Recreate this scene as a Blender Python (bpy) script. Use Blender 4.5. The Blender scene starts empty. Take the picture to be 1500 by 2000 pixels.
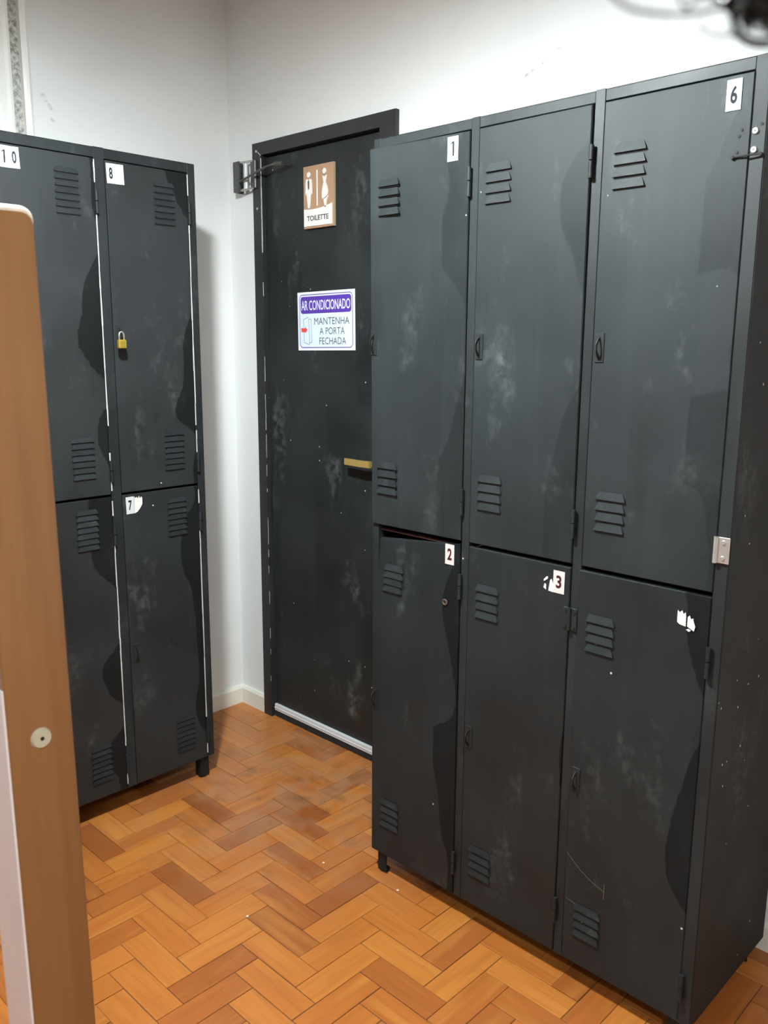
import bpy, bmesh, math, random
from mathutils import Vector, Matrix

random.seed(7)
S = bpy.context.scene
C = S.collection

# ------------------------------------------------------------------ camera
CAM = Vector((2.7569, -2.0119, 1.4633))
RT = Vector((0.71758587, 0.69644345, 0.00608589))
UP = Vector((-0.13849963, 0.13412958, 0.98123754))
FW = Vector((-0.68256016, 0.70496508, -0.19270666))
FPX = 1678.06
cd = bpy.data.cameras.new('camera')
cd.sensor_fit = 'VERTICAL'; cd.sensor_height = 36.0; cd.sensor_width = 27.0
cd.lens = 36.0 * FPX / 2000.0
cd.clip_start = 0.02
cd.dof.use_dof = True; cd.dof.focus_distance = 2.6; cd.dof.aperture_fstop = 11.0
cam = bpy.data.objects.new('camera', cd); C.objects.link(cam)
cam.matrix_world = Matrix(((RT.x, UP.x, -FW.x, CAM.x), (RT.y, UP.y, -FW.y, CAM.y), (RT.z, UP.z, -FW.z, CAM.z), (0, 0, 0, 1)))
S.camera = cam

# ------------------------------------------------------------------ world, exposure, lamp settings
w = bpy.data.worlds.new('world'); S.world = w; w.use_nodes = True
w.node_tree.nodes['Background'].inputs[0].default_value = (0.8, 0.85, 0.9, 1)
w.node_tree.nodes['Background'].inputs[1].default_value = 0.05
S.view_settings.view_transform = 'Standard'; S.view_settings.look = 'None'
S.view_settings.gamma = 1.0; S.view_settings.use_curve_mapping = False
S.view_settings.exposure = 0.0
LAMPS = [((1.50, -1.36, 2.35), 1740.0), ((3.40, -2.40, 2.35), 860.0)]; BULB_R, SHADE_R, SHADE_DROP = 0.060, 0.16, 0.029; LAMP_COL = (0.90, 0.985, 1.0)   # bulb centre, glow; the second is an unseen lamp added as fill

CEIL = 2.74; RX = 5.4; FY = -5.6     # room shell

# ------------------------------------------------------------------ helpers
def link(name, me, parent=None, loc=(0, 0, 0), rot=(0, 0, 0)):
    o = bpy.data.objects.new(name, me); C.objects.link(o)
    o.location = loc; o.rotation_euler = rot
    if parent: o.parent = parent
    return o
def empty(name, loc=(0, 0, 0), rot=(0, 0, 0)):
    o = link(name, None, None, loc, rot); o.empty_display_size = 0.1; return o
def tag(o, label, cat, group=None, kind=None):
    o['label'] = label; o['category'] = cat
    if group: o['group'] = group
    if kind: o['kind'] = kind
    return o
def struct(o, label=None):
    o['kind'] = 'structure'
    if label: o['label'] = label
    return o

class MB:
    """collects pieces into one bmesh"""
    def __init__(s): s.bm = bmesh.new()
    def _mi(s, faces, mi):
        for f in faces: f.material_index = mi
    def box(s, x0, x1, y0, y1, z0, z1, bev=0.0, mi=0, seg=1):
        r = bmesh.ops.create_cube(s.bm, size=1.0)
        vs = r['verts']
        for v in vs:
            v.co = Vector(((x0 + x1) / 2 + v.co.x * (x1 - x0), (y0 + y1) / 2 + v.co.y * (y1 - y0), (z0 + z1) / 2 + v.co.z * (z1 - z0)))
        fs = {f for v in vs for f in v.link_faces}
        s._mi(fs, mi)
        if bev > 0:
            es = list({e for v in vs for e in v.link_edges})
            r = bmesh.ops.bevel(s.bm, geom=es, offset=bev, segments=seg, affect='EDGES', profile=0.6)
            s._mi(r['faces'], mi)
        return s
    def poly(s, pts, mi=0):
        f = s.bm.faces.new([s.bm.verts.new(p) for p in pts]); f.material_index = mi; return s
    def prism(s, pts, a, b, axis='y', mi=0):
        """extrude a 2D outline (u,v) between a and b along axis; y: (u,a,v)"""
        def P(u, v, t):
            return {'y': (u, t, v), 'x': (t, u, v), 'z': (u, v, t)}[axis]
        A = [s.bm.verts.new(P(u, v, a)) for u, v in pts]; B = [s.bm.verts.new(P(u, v, b)) for u, v in pts]
        fs = [s.bm.faces.new(A), s.bm.faces.new(B[::-1])]
        n = len(pts)
        for i in range(n):
            fs.append(s.bm.faces.new([A[i], B[i], B[(i + 1) % n], A[(i + 1) % n]]))
        s._mi(fs, mi); return s
    def cyl(s, p0, p1, r, n=16, mi=0, r2=None):
        p0 = Vector(p0); p1 = Vector(p1); d = p1 - p0
        q = d.to_track_quat('Z', 'Y').to_matrix()
        r2 = r if r2 is None else r2
        A = []; B = []
        for i in range(n):
            a = 2 * math.pi * i / n
            o = q @ Vector((math.cos(a), math.sin(a), 0))
            A.append(s.bm.verts.new(p0 + o * r)); B.append(s.bm.verts.new(p1 + o * r2))
        fs = [s.bm.faces.new(A[::-1]), s.bm.faces.new(B)]
        for i in range(n):
            fs.append(s.bm.faces.new([A[i], A[(i + 1) % n], B[(i + 1) % n], B[i]]))
        s._mi(fs, mi); return s
    def tube(s, pts, r, n=6, mi=0, taper=None, closed=False):
        pts = [Vector(p) for p in pts]; rings = []
        m = len(pts)
        for i, p in enumerate(pts):
            if closed: d = pts[(i + 1) % m] - pts[i - 1]
            else: d = pts[min(i + 1, m - 1)] - pts[max(i - 1, 0)]
            q = d.to_track_quat('Z', 'Y').to_matrix()
            rr = r * (taper(i / (m - 1)) if taper else 1)
            rings.append([s.bm.verts.new(p + q @ Vector((math.cos(2 * math.pi * k / n) * rr, math.sin(2 * math.pi * k / n) * rr, 0))) for k in range(n)])
        fs = []
        for i in range(m if closed else m - 1):
            a = rings[i]; b = rings[(i + 1) % m]
            for k in range(n): fs.append(s.bm.faces.new([a[k], a[(k + 1) % n], b[(k + 1) % n], b[k]]))
        if not closed:
            fs.append(s.bm.faces.new(rings[0][::-1])); fs.append(s.bm.faces.new(rings[-1]))
        s._mi(fs, mi); return s
    def addmesh(s, me, M, mi=0):
        n0 = len(s.bm.faces); k0 = len(s.bm.verts)
        s.bm.from_mesh(me); s.bm.verts.ensure_lookup_table(); s.bm.faces.ensure_lookup_table()
        for v in s.bm.verts[k0:]: v.co = M @ v.co
        for f in s.bm.faces[n0:]: f.material_index = mi
        return s
    def mesh(s, name, mats, smooth=False):
        bmesh.ops.recalc_face_normals(s.bm, faces=s.bm.faces[:])
        me = bpy.data.meshes.new(name); s.bm.to_mesh(me); s.bm.free()
        for m in (mats if isinstance(mats, (list, tuple)) else [mats]): me.materials.append(m)
        if smooth:
            for p in me.polygons: p.use_smooth = True
        return me
    def obj(s, name, mats, parent=None, loc=(0, 0, 0), rot=(0, 0, 0), smooth=False):
        return link(name, s.mesh(name, mats, smooth), parent, loc, rot)

_txt = {}
def text_mesh(t, bold=0.0):
    """letters as a flat mesh, lying in XZ, centred at x, base line z=0, cap height 1"""
    key = (t, bold)
    if key in _txt: return _txt[key]
    cu = bpy.data.curves.new('lettering', 'FONT'); cu.body = t; cu.align_x = 'CENTER'; cu.offset = bold; cu.resolution_u = 4
    ob = bpy.data.objects.new('lettering', cu); C.objects.link(ob)
    dg = bpy.context.evaluated_depsgraph_get()
    me = bpy.data.meshes.new_from_object(ob.evaluated_get(dg))
    bpy.data.objects.remove(ob); bpy.data.curves.remove(cu)
    xs = [v.co.x for v in me.vertices]; ys = [v.co.y for v in me.vertices]
    x0, x1, y0, y1 = min(xs), max(xs), min(ys), max(ys)
    for v in me.vertices: v.co = Vector(((v.co.x - (x0 + x1) / 2) / (x1 - x0), 0, (v.co.y - y0) / (y1 - y0)))
    _txt[key] = me
    return me
def add_text(mb, t, cx, z0, width, height, y, mi, bold=0.0):
    me = text_mesh(t, bold)
    mb.addmesh(me, Matrix.Translation((cx, y, z0)) @ Matrix.Diagonal((width, 1, height, 1)), mi)

# ------------------------------------------------------------------ materials
def nmat(name):
    m = bpy.data.materials.new(name); m.use_nodes = True
    nt = m.node_tree; b = nt.nodes['Principled BSDF']
    return m, nt, b
class N:
    def __init__(s, nt): s.nt = nt
    def n(s, t, **k):
        nd = s.nt.nodes.new(t)
        for a, v in k.items(): setattr(nd, a, v)
        return nd
    def L(s, a, b): s.nt.links.new(a, b)
    def set(s, inp, v):
        if hasattr(v, 'is_output') or isinstance(v, bpy.types.NodeSocket): s.L(v, inp)
        else: inp.default_value = v
    def math(s, op, a, b=0.0, clamp=False):
        nd = s.n('ShaderNodeMath', operation=op); nd.use_clamp = clamp
        s.set(nd.inputs[0], a); s.set(nd.inputs[1], b); return nd.outputs[0]
    def vmath(s, op, a, b):
        nd = s.n('ShaderNodeVectorMath', operation=op); s.set(nd.inputs[0], a); s.set(nd.inputs[1], b)
        return nd.outputs['Value'] if op in ('DISTANCE', 'LENGTH', 'DOT_PRODUCT') else nd.outputs[0]
    def noise(s, vec, scale, detail=3, rough=0.55, dim='3D'):
        nd = s.n('ShaderNodeTexNoise'); s.L(vec, nd.inputs['Vector'])
        nd.inputs['Scale'].default_value = scale; nd.inputs['Detail'].default_value = detail; nd.inputs['Roughness'].default_value = rough
        return nd.outputs[0]
    def voro(s, vec, scale):
        nd = s.n('ShaderNodeTexVoronoi'); s.L(vec, nd.inputs['Vector']); nd.inputs['Scale'].default_value = scale
        return nd.outputs['Distance'], nd.outputs['Color']
    def ramp(s, f, a, b, ca=0.0, cb=1.0):
        nd = s.n('ShaderNodeMapRange'); nd.clamp = True
        s.L(f, nd.inputs[0]); nd.inputs[1].default_value = a; nd.inputs[2].default_value = b
        nd.inputs[3].default_value = ca; nd.inputs[4].default_value = cb; return nd.outputs[0]
    def mix(s, f, a, b):
        nd = s.n('ShaderNodeMix', data_type='RGBA'); s.set(nd.inputs[0], f)
        for i, v in ((6, a), (7, b)):
            if isinstance(v, tuple): nd.inputs[i].default_value = (*v, 1) if len(v) == 3 else v
            else: s.L(v, nd.inputs[i])
        return nd.outputs[2]
    def coord(s, which='Object'): return s.n('ShaderNodeTexCoord').outputs[which]
    def rand(s): return s.n('ShaderNodeObjectInfo').outputs['Random']
    def mapping(s, vec, scale):
        nd = s.n('ShaderNodeMapping'); s.L(vec, nd.inputs[0]); nd.inputs['Scale'].default_value = scale; return nd.outputs[0]
    def sep(s, vec):
        nd = s.n('ShaderNodeSeparateXYZ'); s.L(vec, nd.inputs[0]); return nd.outputs
    def comb(s, x, y, z):
        nd = s.n('ShaderNodeCombineXYZ')
        for i, v in enumerate((x, y, z)): s.set(nd.inputs[i], v)
        return nd.outputs[0]
    def bump(s, h, strength, dist, b):
        nd = s.n('ShaderNodeBump'); nd.inputs['Strength'].default_value = strength; nd.inputs['Distance'].default_value = dist
        s.L(h, nd.inputs['Height']); s.L(nd.outputs[0], b.inputs['Normal'])

def plain(name, col, rough=0.5, metal=0.0, var=0.08, scale=30.0, spec=0.5):
    """simple procedural surface: colour with fine mottling"""
    m, nt, b = nmat(name); g = N(nt)
    n = g.noise(g.coord(), scale, 3)
    lo = tuple(c * (1 - var) for c in col); hi = tuple(min(1, c * (1 + var)) for c in col)
    g.L(g.mix(n, lo, hi), b.inputs['Base Color'])
    b.inputs['Roughness'].default_value = rough; b.inputs['Metallic'].default_value = metal
    b.inputs['Specular IOR Level'].default_value = spec
    return m

def wall_mat(name, marks=()):
    m, nt, b = nmat(name); g = N(nt); v = g.coord()
    n = g.noise(v, 2.2, 4); n2 = g.noise(v, 14, 3)
    col = g.mix(g.ramp(n, .35, .7), (0.74, 0.755, 0.745), (0.775, 0.785, 0.775))
    col = g.mix(g.math('MULTIPLY', g.ramp(n2, .62, .8), .12), col, (0.66, 0.67, 0.64))
    for (a, c, r, dark) in marks:       # scuffs: short worn lines
        a = Vector(a); c = Vector(c); ab = c - a
        pa = g.vmath('SUBTRACT', v, tuple(a))
        t = g.math('DIVIDE', g.vmath('DOT_PRODUCT', pa, tuple(ab)), ab.length_squared, True)
        nd = g.n('ShaderNodeVectorMath', operation='SCALE'); nd.inputs[0].default_value = ab; g.L(t, nd.inputs['Scale'])
        dist = g.vmath('DISTANCE', pa, nd.outputs[0])
        msk = g.math('MULTIPLY', g.ramp(dist, r * .4, r, 1, 0), g.ramp(g.noise(v, 60, 2), .38, .6))
        col = g.mix(g.math('MULTIPLY', msk, dark), col, (0.25, 0.25, 0.24))
    g.L(col, b.inputs['Base Color']); b.inputs['Roughness'].default_value = 0.55
    b.inputs['Specular IOR Level'].default_value = 0.35
    g.bump(g.noise(v, 9, 5), 0.25, 0.004, b)
    return m

def black_paint(name, base=(0.0074, 0.0096, 0.0104), hi=(0.0130, 0.0168, 0.0182), patch=0.0, specks=0.5, rough=0.54, chalk=0.35, dust=0.0, spec=0.45):
    m, nt, b = nmat(name); g = N(nt)
    v0 = g.coord(); rnd = g.rand(); r100 = g.math('MULTIPLY', rnd, 37.0)
    v = g.vmath('ADD', v0, g.comb(r100, r100, r100))
    n = g.noise(v, 4.0, 4); st = g.noise(g.mapping(v, (38, 38, 2.2)), 1.0, 3)
    col = g.mix(g.ramp(n, .3, .7), base, hi)
    col = g.mix(g.math('MULTIPLY', g.ramp(st, .5, .75), .35), col, tuple(c * 1.4 for c in hi))
    # chalky rub marks
    ck = g.math('MULTIPLY', g.ramp(g.noise(g.mapping(v, (1, 1, .45)), 7, 6, .7), .56, .74), g.ramp(g.noise(v, 45, 3), .4, .7))
    col = g.mix(g.math('MULTIPLY', ck, chalk), col, (0.20, 0.215, 0.215))
    ro = g.ramp(n, .3, .7, rough - .05, rough + .10)
    if patch > 0:       # glossy touch-up coat brushed along the hinge side, wavy outline
        x, y, z = g.sep(v0)
        nz = g.noise(g.comb(g.math('MULTIPLY', x, 1.2), r100, z), 3.0, 1.2, .5)
        ne = g.noise(v, 55, 2, .5)
        wdt = g.math('ADD', g.ramp(nz, .42, .62, -0.010, 0.068), g.math('MULTIPLY', ne, .010))
        msk = g.ramp(g.math('ADD', x, wdt), -0.0012, 0.0012)
        col = g.mix(g.math('MULTIPLY', msk, patch), col, (0.0050, 0.0052, 0.0055))
        ro = g.math('SUBTRACT', ro, g.math('MULTIPLY', msk, .06))
    d, c = g.voro(v, 26.0)
    sp = g.math('MULTIPLY', g.ramp(d, .05, .075, 1, 0), g.math('GREATER_THAN', g.sep(c)[0], 1.0 - .16 * specks))
    col = g.mix(sp, col, (0.55, 0.55, 0.53))
    if dust > 0:
        du = g.ramp(g.noise(g.mapping(v, (1, 1, 3)), 3, 4), .45, .7)
        col = g.mix(g.math('MULTIPLY', du, dust), col, (0.13, 0.125, 0.115))
    g.L(col, b.inputs['Base Color']); g.L(ro, b.inputs['Roughness'])
    if patch > 0: g.L(g.math('MULTIPLY', g.math('SUBTRACT', 1.0, g.math('MULTIPLY', msk, patch)), spec), b.inputs['Specular IOR Level'])
    else: b.inputs['Specular IOR Level'].default_value = spec
    h = g.math('ADD', g.noise(v, 3.0, 2), g.math('MULTIPLY', g.noise(v, 120, 2), .03))
    g.bump(h, 0.35, 0.006, b)
    return m

def wood_floor_mat(name, use_face_random=False):
    m, nt, b = nmat(name); g = N(nt)
    v0 = g.coord()
    if use_face_random:
        at = g.n('ShaderNodeAttribute', attribute_name='tint', attribute_type='GEOMETRY'); rnd = at.outputs['Fac']
        gv = g.n('ShaderNodeAttribute', attribute_name='grainuv', attribute_type='GEOMETRY').outputs['Vector']
    else:
        rnd = g.rand(); gv = v0
    r = g.math('MULTIPLY', rnd, 61.0)
    v = g.vmath('ADD', gv, g.comb(r, r, r))
    cr = g.n('ShaderNodeValToRGB'); g.L(g.math('FRACT', g.math('MULTIPLY', rnd, 7.31)), cr.inputs[0])
    e = cr.color_ramp.elements
    e[0].position = 0.0; e[0].color = (0.26, 0.074, 0.017, 1); e[1].position = 1.0; e[1].color = (0.51, 0.185, 0.034, 1)
    for p, c in ((.22, (0.345, 0.104, 0.022)), (.5, (0.42, 0.132, 0.025)), (.78, (0.455, 0.152, 0.028))):
        k = e.new(p); k.color = (*c, 1)
    grain = g.noise(g.mapping(v, (5, 75, 20)), 1.0, 5, .62)
    grain2 = g.noise(g.mapping(v, (1.3, 11, 4)), 2.0, 3, .6)
    col = g.mix(g.math('MULTIPLY', g.ramp(grain, .46, .72), .45), cr.outputs[0], (0.25, 0.072, 0.016))
    col = g.mix(g.math('MULTIPLY', g.ramp(grain2, .5, .7), .4), col, (0.60, 0.25, 0.055))
    wv = g.n('ShaderNodeNewGeometry').outputs['Position']
    # worn, greyed varnish where people tread by the toilet door, scattered pale crumbs
    wx, wy, wz = g.sep(wv)
    near = g.ramp(g.vmath('DISTANCE', wv, (0.72, -0.30, 0.0)), .15, .75, 1, 0)
    worn = g.math('MULTIPLY', near, g.ramp(g.noise(wv, 7, 5, .65), .40, .62))
    col = g.mix(g.math('MULTIPLY', worn, .50), col, (0.36, 0.215, 0.125))
    wd = g.math('MULTIPLY', near, g.ramp(g.noise(wv, 11, 4, .6), .56, .70))
    col = g.mix(g.math('MULTIPLY', wd, .55), col, (0.13, 0.055, 0.018))
    d, c = g.voro(wv, 17.0)
    sp = g.math('MULTIPLY', g.ramp(d, .045, .07, 1, 0), g.math('GREATER_THAN', g.sep(c)[1], .90))
    col = g.mix(sp, col, (0.80, 0.74, 0.64))
    g.L(col, b.inputs['Base Color'])
    ro = g.math('ADD', g.ramp(g.noise(wv, 5, 4), .3, .7, .26, .42), g.math('MULTIPLY', worn, .15))
    g.L(ro, b.inputs['Roughness'])
    b.inputs['Coat Weight'].default_value = 0.1; b.inputs['Coat Roughness'].default_value = 0.25
    g.bump(g.math('ADD', g.math('MULTIPLY', grain, .5), g.noise(wv, 18, 2)), 0.18, 0.0015, b)
    return m

def post_wood_mat(name):
    m, nt, b = nmat(name); g = N(nt); v = g.coord()
    gr = g.noise(g.mapping(v, (22, 22, 1.1)), 1.0, 5, .6); n = g.noise(g.mapping(v, (3, 3, 1.0)), 2.0, 3)
    col = g.mix(g.ramp(gr, .35, .68), (0.27, 0.125, 0.040), (0.20, 0.083, 0.027))
    col = g.mix(g.math('MULTIPLY', g.ramp(n, .45, .7), .5), col, (0.33, 0.17, 0.052))
    d, c = g.voro(v, 22.0)
    sp = g.math('MULTIPLY', g.ramp(d, .035, .05, 1, 0), g.math('GREATER_THAN', g.sep(c)[0], .93))
    col = g.mix(sp, col, (0.75, 0.68, 0.58))
    g.L(col, b.inputs['Base Color']); b.inputs['Roughness'].default_value = .42
    b.inputs['Coat Weight'].default_value = .35; b.inputs['Coat Roughness'].default_value = .16
    g.bump(gr, .12, .001, b)
    return m

M = {}
M['wall_back'] = wall_mat('wall_plaster_back', [((1.302, 0, 2.152), (1.345, 0, 2.168), .004, .8), ((1.365, 0, 2.176), (1.384, 0, 2.182), .003, .7), ((1.412, 0, 2.20), (1.424, 0, 2.206), .003, .5)])
M['wall_left'] = wall_mat('wall_plaster_left', [((0, -.697, 2.212), (0, -.69, 2.20), .010, .35), ((0, -.679, 2.186), (0, -.674, 2.178), .008, .4), ((0, -.674, 2.147), (0, -.669, 2.143), .007, .35)])
M['wall'] = wall_mat('wall_plaster'); M['ceiling'] = plain('ceiling_paint', (0.82, 0.82, 0.80), .7)
M['skirting'] = plain('cream_skirting_paint', (0.76, 0.75, 0.67), .4, var=.06, scale=20)
M['door_paint'] = black_paint('toilet_door_paint', (0.0095, 0.0120, 0.0122), (0.0175, 0.0220, 0.0222), specks=1.0, rough=.5, chalk=.5)
M['casing'] = black_paint('casing_paint', (0.018, 0.0195, 0.0195), (0.026, 0.028, 0.028), specks=.35, rough=.42, chalk=.12)
M['locker_door'] = black_paint('locker_door_paint', patch=.66, specks=.35)
M['locker_upper'] = black_paint('locker_door_paint_lit', (0.0105, 0.0135, 0.0146), (0.0175, 0.0222, 0.0240), patch=.26, specks=.3, spec=.27)  # same paint; the stronger light up here is put into its lighter base
M['locker_lower'] = black_paint('locker_door_paint_matt', patch=.66, specks=.35, spec=.28)
M['locker_speck'] = black_paint('locker_door_paint_speckled', patch=.66, specks=1.0, spec=.28)
M['locker_frame'] = black_paint('locker_frame_paint', specks=.25, chalk=.2, spec=.33)
M['louver'] = black_paint('louver_paint', (0.0085, 0.0110, 0.0118), (0.0145, 0.0185, 0.0200), specks=.2, chalk=.2, rough=.6, spec=.25)
M['locker_side'] = black_paint('locker_side_paint', (0.0050, 0.0058, 0.0058), (0.0085, 0.0096, 0.0096), specks=.6, chalk=.35, rough=.62, spec=.3)
M['inside'] = plain('locker_inside_primer', (0.055, 0.022, 0.018), .7, var=.2)
M['void'] = plain('slot_black', (0.006, 0.006, 0.006), .8)
M['chip'] = plain('chipped_bare_edge', (0.50, 0.51, 0.49), .5, var=.25, scale=90)
M['sticker'] = plain('sticker_white', (0.56, 0.58, 0.58), .6, var=.03, spec=.25)
M['sticker_pink'] = plain('sticker_faded_pink', (0.68, 0.55, 0.53), .6, var=.03, spec=.25)
M['sticker_cool'] = plain('sticker_cool_white', (0.58, 0.66, 0.72), .6, var=.03, spec=.25)
M['torn'] = plain('torn_paper', (0.72, 0.71, 0.67), .7, var=.15, scale=80)
M['ink'] = plain('number_ink', (0.02, 0.022, 0.026), .7, spec=.1)
M['ink_brown'] = plain('number_ink_brown', (0.055, 0.016, 0.016), .7, spec=.1)
M['steel'] = plain('bright_steel', (0.62, 0.62, 0.60), .35, .85, var=.15, scale=60)
M['dark_steel'] = plain('dark_steel', (0.11, 0.11, 0.105), .42, .6, var=.3, scale=70)
M['brass'] = plain('brass', (0.68, 0.47, 0.15), .3, .55, var=.12)
M['gold'] = plain('padlock_brass', (0.72, 0.52, 0.08), .3, .75, var=.1)
M['aluminium'] = plain('white_aluminium', (0.70, 0.73, 0.75), .35, .1, var=.05)
M['brush'] = plain('black_brush', (0.012, 0.012, 0.012), .9)
M['post'] = post_wood_mat('varnished_post_wood')
M['post_edge'] = plain('pale_post_edge', (0.74, 0.62, 0.50), .5, var=.25, scale=60)
M['post_strip'] = plain('pale_pink_strip', (0.80, 0.74, 0.76), .45, var=.12, scale=6)
M['cap'] = plain('screw_cap_plastic', (0.50, 0.46, 0.33), .5, var=.1)
M['plastic'] = plain('white_plastic', (0.80, 0.80, 0.77), .28, var=.04, scale=8)
M['mdf'] = plain('sign_mdf_brown', (0.43, 0.26, 0.155), .5, var=.06, scale=50)
M['mdf_edge'] = plain('sign_mdf_edge', (0.42, 0.31, 0.19), .6, var=.1)
M['sign_white'] = plain('sign_white', (0.80, 0.79, 0.75), .4, var=.02)
M['sign_dark'] = plain('sign_dark_lettering', (0.055, 0.035, 0.030), .5)
M['lilac'] = plain('ac_sign_paper', (0.78, 0.78, 0.90), .35, var=.02)
M['pale_blue'] = plain('ac_sign_panel', (0.66, 0.76, 0.84), .35, var=.02)
M['violet'] = plain('ac_sign_violet', (0.095, 0.045, 0.36), .35, var=.05)
M['violet_line'] = plain('ac_sign_border', (0.14, 0.13, 0.40), .35, var=.05)
M['slate'] = plain('ac_sign_lettering', (0.085, 0.095, 0.13), .45)
M['red'] = plain('ac_sign_arrow', (0.72, 0.07, 0.06), .4)
M['grout'] = plain('parquet_joint', (0.10, 0.055, 0.030), .8, var=.4, scale=40)
M['block'] = wood_floor_mat('parquet_wood'); M['block_field'] = wood_floor_mat('parquet_wood_field', True)
M['hair'] = plain('dark_hair', (0.010, 0.007, 0.006), .45, var=.3)
m, nt, b = nmat('grimy_grille'); g = N(nt); v = g.coord()
g.L(g.mix(g.ramp(g.noise(v, 75, 3, .7), .35, .65), (0.20, 0.20, 0.18), (0.60, 0.60, 0.56)), b.inputs['Base Color']); b.inputs['Roughness'].default_value = .7
g.bump(g.noise(v, 70, 3), .8, .004, b); M['grille'] = m

# ------------------------------------------------------------------ room shell
XI0, XI1, ZI = 0.2087, 0.7953, 2.11           # door opening
XC0, XC1, ZC = 0.1617, 0.8626, 2.1527         # casing outline
T = 0.12
wb = MB()
wb.box(-T, XI0 - .01, 0, T, 0, CEIL).box(XI1 + .01, RX + T, 0, T, 0, CEIL).box(XI0 - .01, XI1 + .01, 0, T, ZI + .01, CEIL)
struct(wb.obj('wall_back', M['wall_back']), 'white plaster wall around the black toilet door')
struct(MB().box(-T, 0, FY, 0, 0, CEIL).obj('wall_left', M['wall_left']), 'white plaster wall behind the lockers numbered seven to ten')
struct(MB().box(RX, RX + T, FY, 0, 0, CEIL).obj('wall_right', M['wall']))
struct(MB().box(-T, RX + T, FY - T, FY, 0, CEIL).obj('wall_front', M['wall']))
struct(MB().box(-T, RX + T, FY - T, T, CEIL, CEIL + .1).obj('ceiling', M['ceiling']))
def skirting(name, along, a, b, label):
    prof = [(0, 0), (.014, 0), (.014, .062), (.008, .073), (0, .073)]
    mb = MB()
    if along == 'x': mb.prism([(-u, v) for u, v in prof], a, b, 'x')
    else:
        mb.prism([(u, v) for u, v in prof], a, b, 'y')
    struct(mb.obj(name, M['skirting']), label)
skirting('baseboard_left', 'y', FY, 0, 'cream skirting board along the left wall')
skirting('baseboard_back', 'x', .0145, XC0 - .001, 'short cream skirting board between the corner and the toilet door')
skirting('baseboard_right', 'x', XC1 + .001, RX, 'cream skirting board behind the lockers numbered one to six')

# floor: slab plus herringbone parquet of 21 x 7 cm blocks
floor = struct(MB().box(-T, RX + T, FY - T, T, -.10, -.0035).obj('floor', M['grout']), 'orange brown herringbone parquet floor')
U = 0.07; OX, OY = 0.005, 0.010
def project(p):
    d = Vector(p) - CAM; z = d.dot(FW)
    if z < .1: return None
    return 750 + FPX * d.dot(RT) / z, 1000 - FPX * d.dot(UP) / z
blocks = []
for i in range(-4, 80):
    for j in range(-84, 4):
        s = (i + j) % 6
        # anchor cell: H block covers (21,-11)-like cells -> sum class 4 (=21-11 mod 6)
        if s == 4: blocks.append((OX + i * U, OY + j * U, 0))
        # V block anchored at (2, 1) from an H anchor -> class (4 + 3) mod 6 = 1
        if s == 1: blocks.append((OX + i * U, OY + j * U, 1))
def in_room(x0, y0, x1, y1): return x1 > .006 and x0 < RX and y1 > FY and y0 < -.004
def blk_rect(bk):
    x, y, o = bk
    return (x, y, x + (3 * U if o == 0 else U), y + (U if o == 0 else 3 * U))
vis = []
rest = []
for bk in blocks:
    x0, y0, x1, y1 = blk_rect(bk)
    cx, cy = (x0 + x1) / 2, (y0 + y1) / 2
    if not in_room(x0, y0, x1, y1): continue
    p = [project((x, y, 0)) for x, y in ((x0, y0), (x1, y0), (x1, y1), (x0, y1))]
    ok = all(p)
    area = 0
    if ok:
        inside = any(0 <= a <= 1500 and 0 <= c <= 2000 for a, c in p)
        area = abs(sum(p[k][0] * p[(k + 1) % 4][1] - p[(k + 1) % 4][0] * p[k][1] for k in range(4))) / 2
        hid = (cx > 1.20 and cx < 2.14 and cy > -.34) or (cx < .36 and cy < -.46 and cy > -1.4) or (cx > 1.2 and cx < 2.1 and cy > -.35)
        pc = project((cx, cy, 0))
        if pc[0] > 720 and cy > -.42 and cx < 1.9: hid = True
        if pc[0] < 180 and pc[0] > 45: hid = True
        ok = inside and not hid
    (vis if ok else rest).append((area, bk))
vis.sort(reverse=True)
rest += vis[290:]; vis = vis[:290]
def block_mesh(k):
    mb = MB(); gap = .0006 + .0003 * (k % 3)
    mb.box(-1.5 * U + gap, 1.5 * U - gap, -.5 * U + gap, .5 * U - gap, -.006, 0, bev=.0009)
    return mb.mesh('parquet_block', M['block'])
bms = [block_mesh(k) for k in range(5)]
rr = random.Random(11)
for k, (a, bk) in enumerate(vis):
    x0, y0, x1, y1 = blk_rect(bk)
    link('parquet_block', bms[k % 5], floor, ((x0 + x1) / 2, (y0 + y1) / 2, rr.uniform(-.0009, 0)),
         (rr.uniform(-.004, .004), rr.uniform(-.002, .002), (math.pi / 2 if bk[2] else 0) + (math.pi if rr.random() < .5 else 0) + rr.uniform(-.004, .004)))
vs = []; fs = []; tint = []; guv = []
for a, bk in rest:
    x0, y0, x1, y1 = blk_rect(bk); e = .0008; zt = rr.uniform(-.0009, 0); n = len(vs); t = rr.random()
    for (x, y, z) in ((x0 + e, y0 + e, zt), (x1 - e, y0 + e, zt), (x1 - e, y1 - e, zt), (x0 + e, y1 - e, zt), (x0 + e, y0 + e, -.006), (x1 - e, y0 + e, -.006), (x1 - e, y1 - e, -.006), (x0 + e, y1 - e, -.006)):
        vs.append((x, y, z)); tint.append(t)
        u, v = x - (x0 + x1) / 2, y - (y0 + y1) / 2
        guv.append((u, v, z) if bk[2] == 0 else (v, u, z))
    fs += [(n, n + 1, n + 2, n + 3), (n, n + 4, n + 5, n + 1), (n + 1, n + 5, n + 6, n + 2), (n + 2, n + 6, n + 7, n + 3), (n + 3, n + 7, n + 4, n)]
me = bpy.data.meshes.new('parquet_field'); me.from_pydata(vs, [], fs); me.materials.append(M['block_field'])
at = me.attributes.new('tint', 'FLOAT', 'POINT')
for i, t in enumerate(tint): at.data[i].value = t
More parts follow.
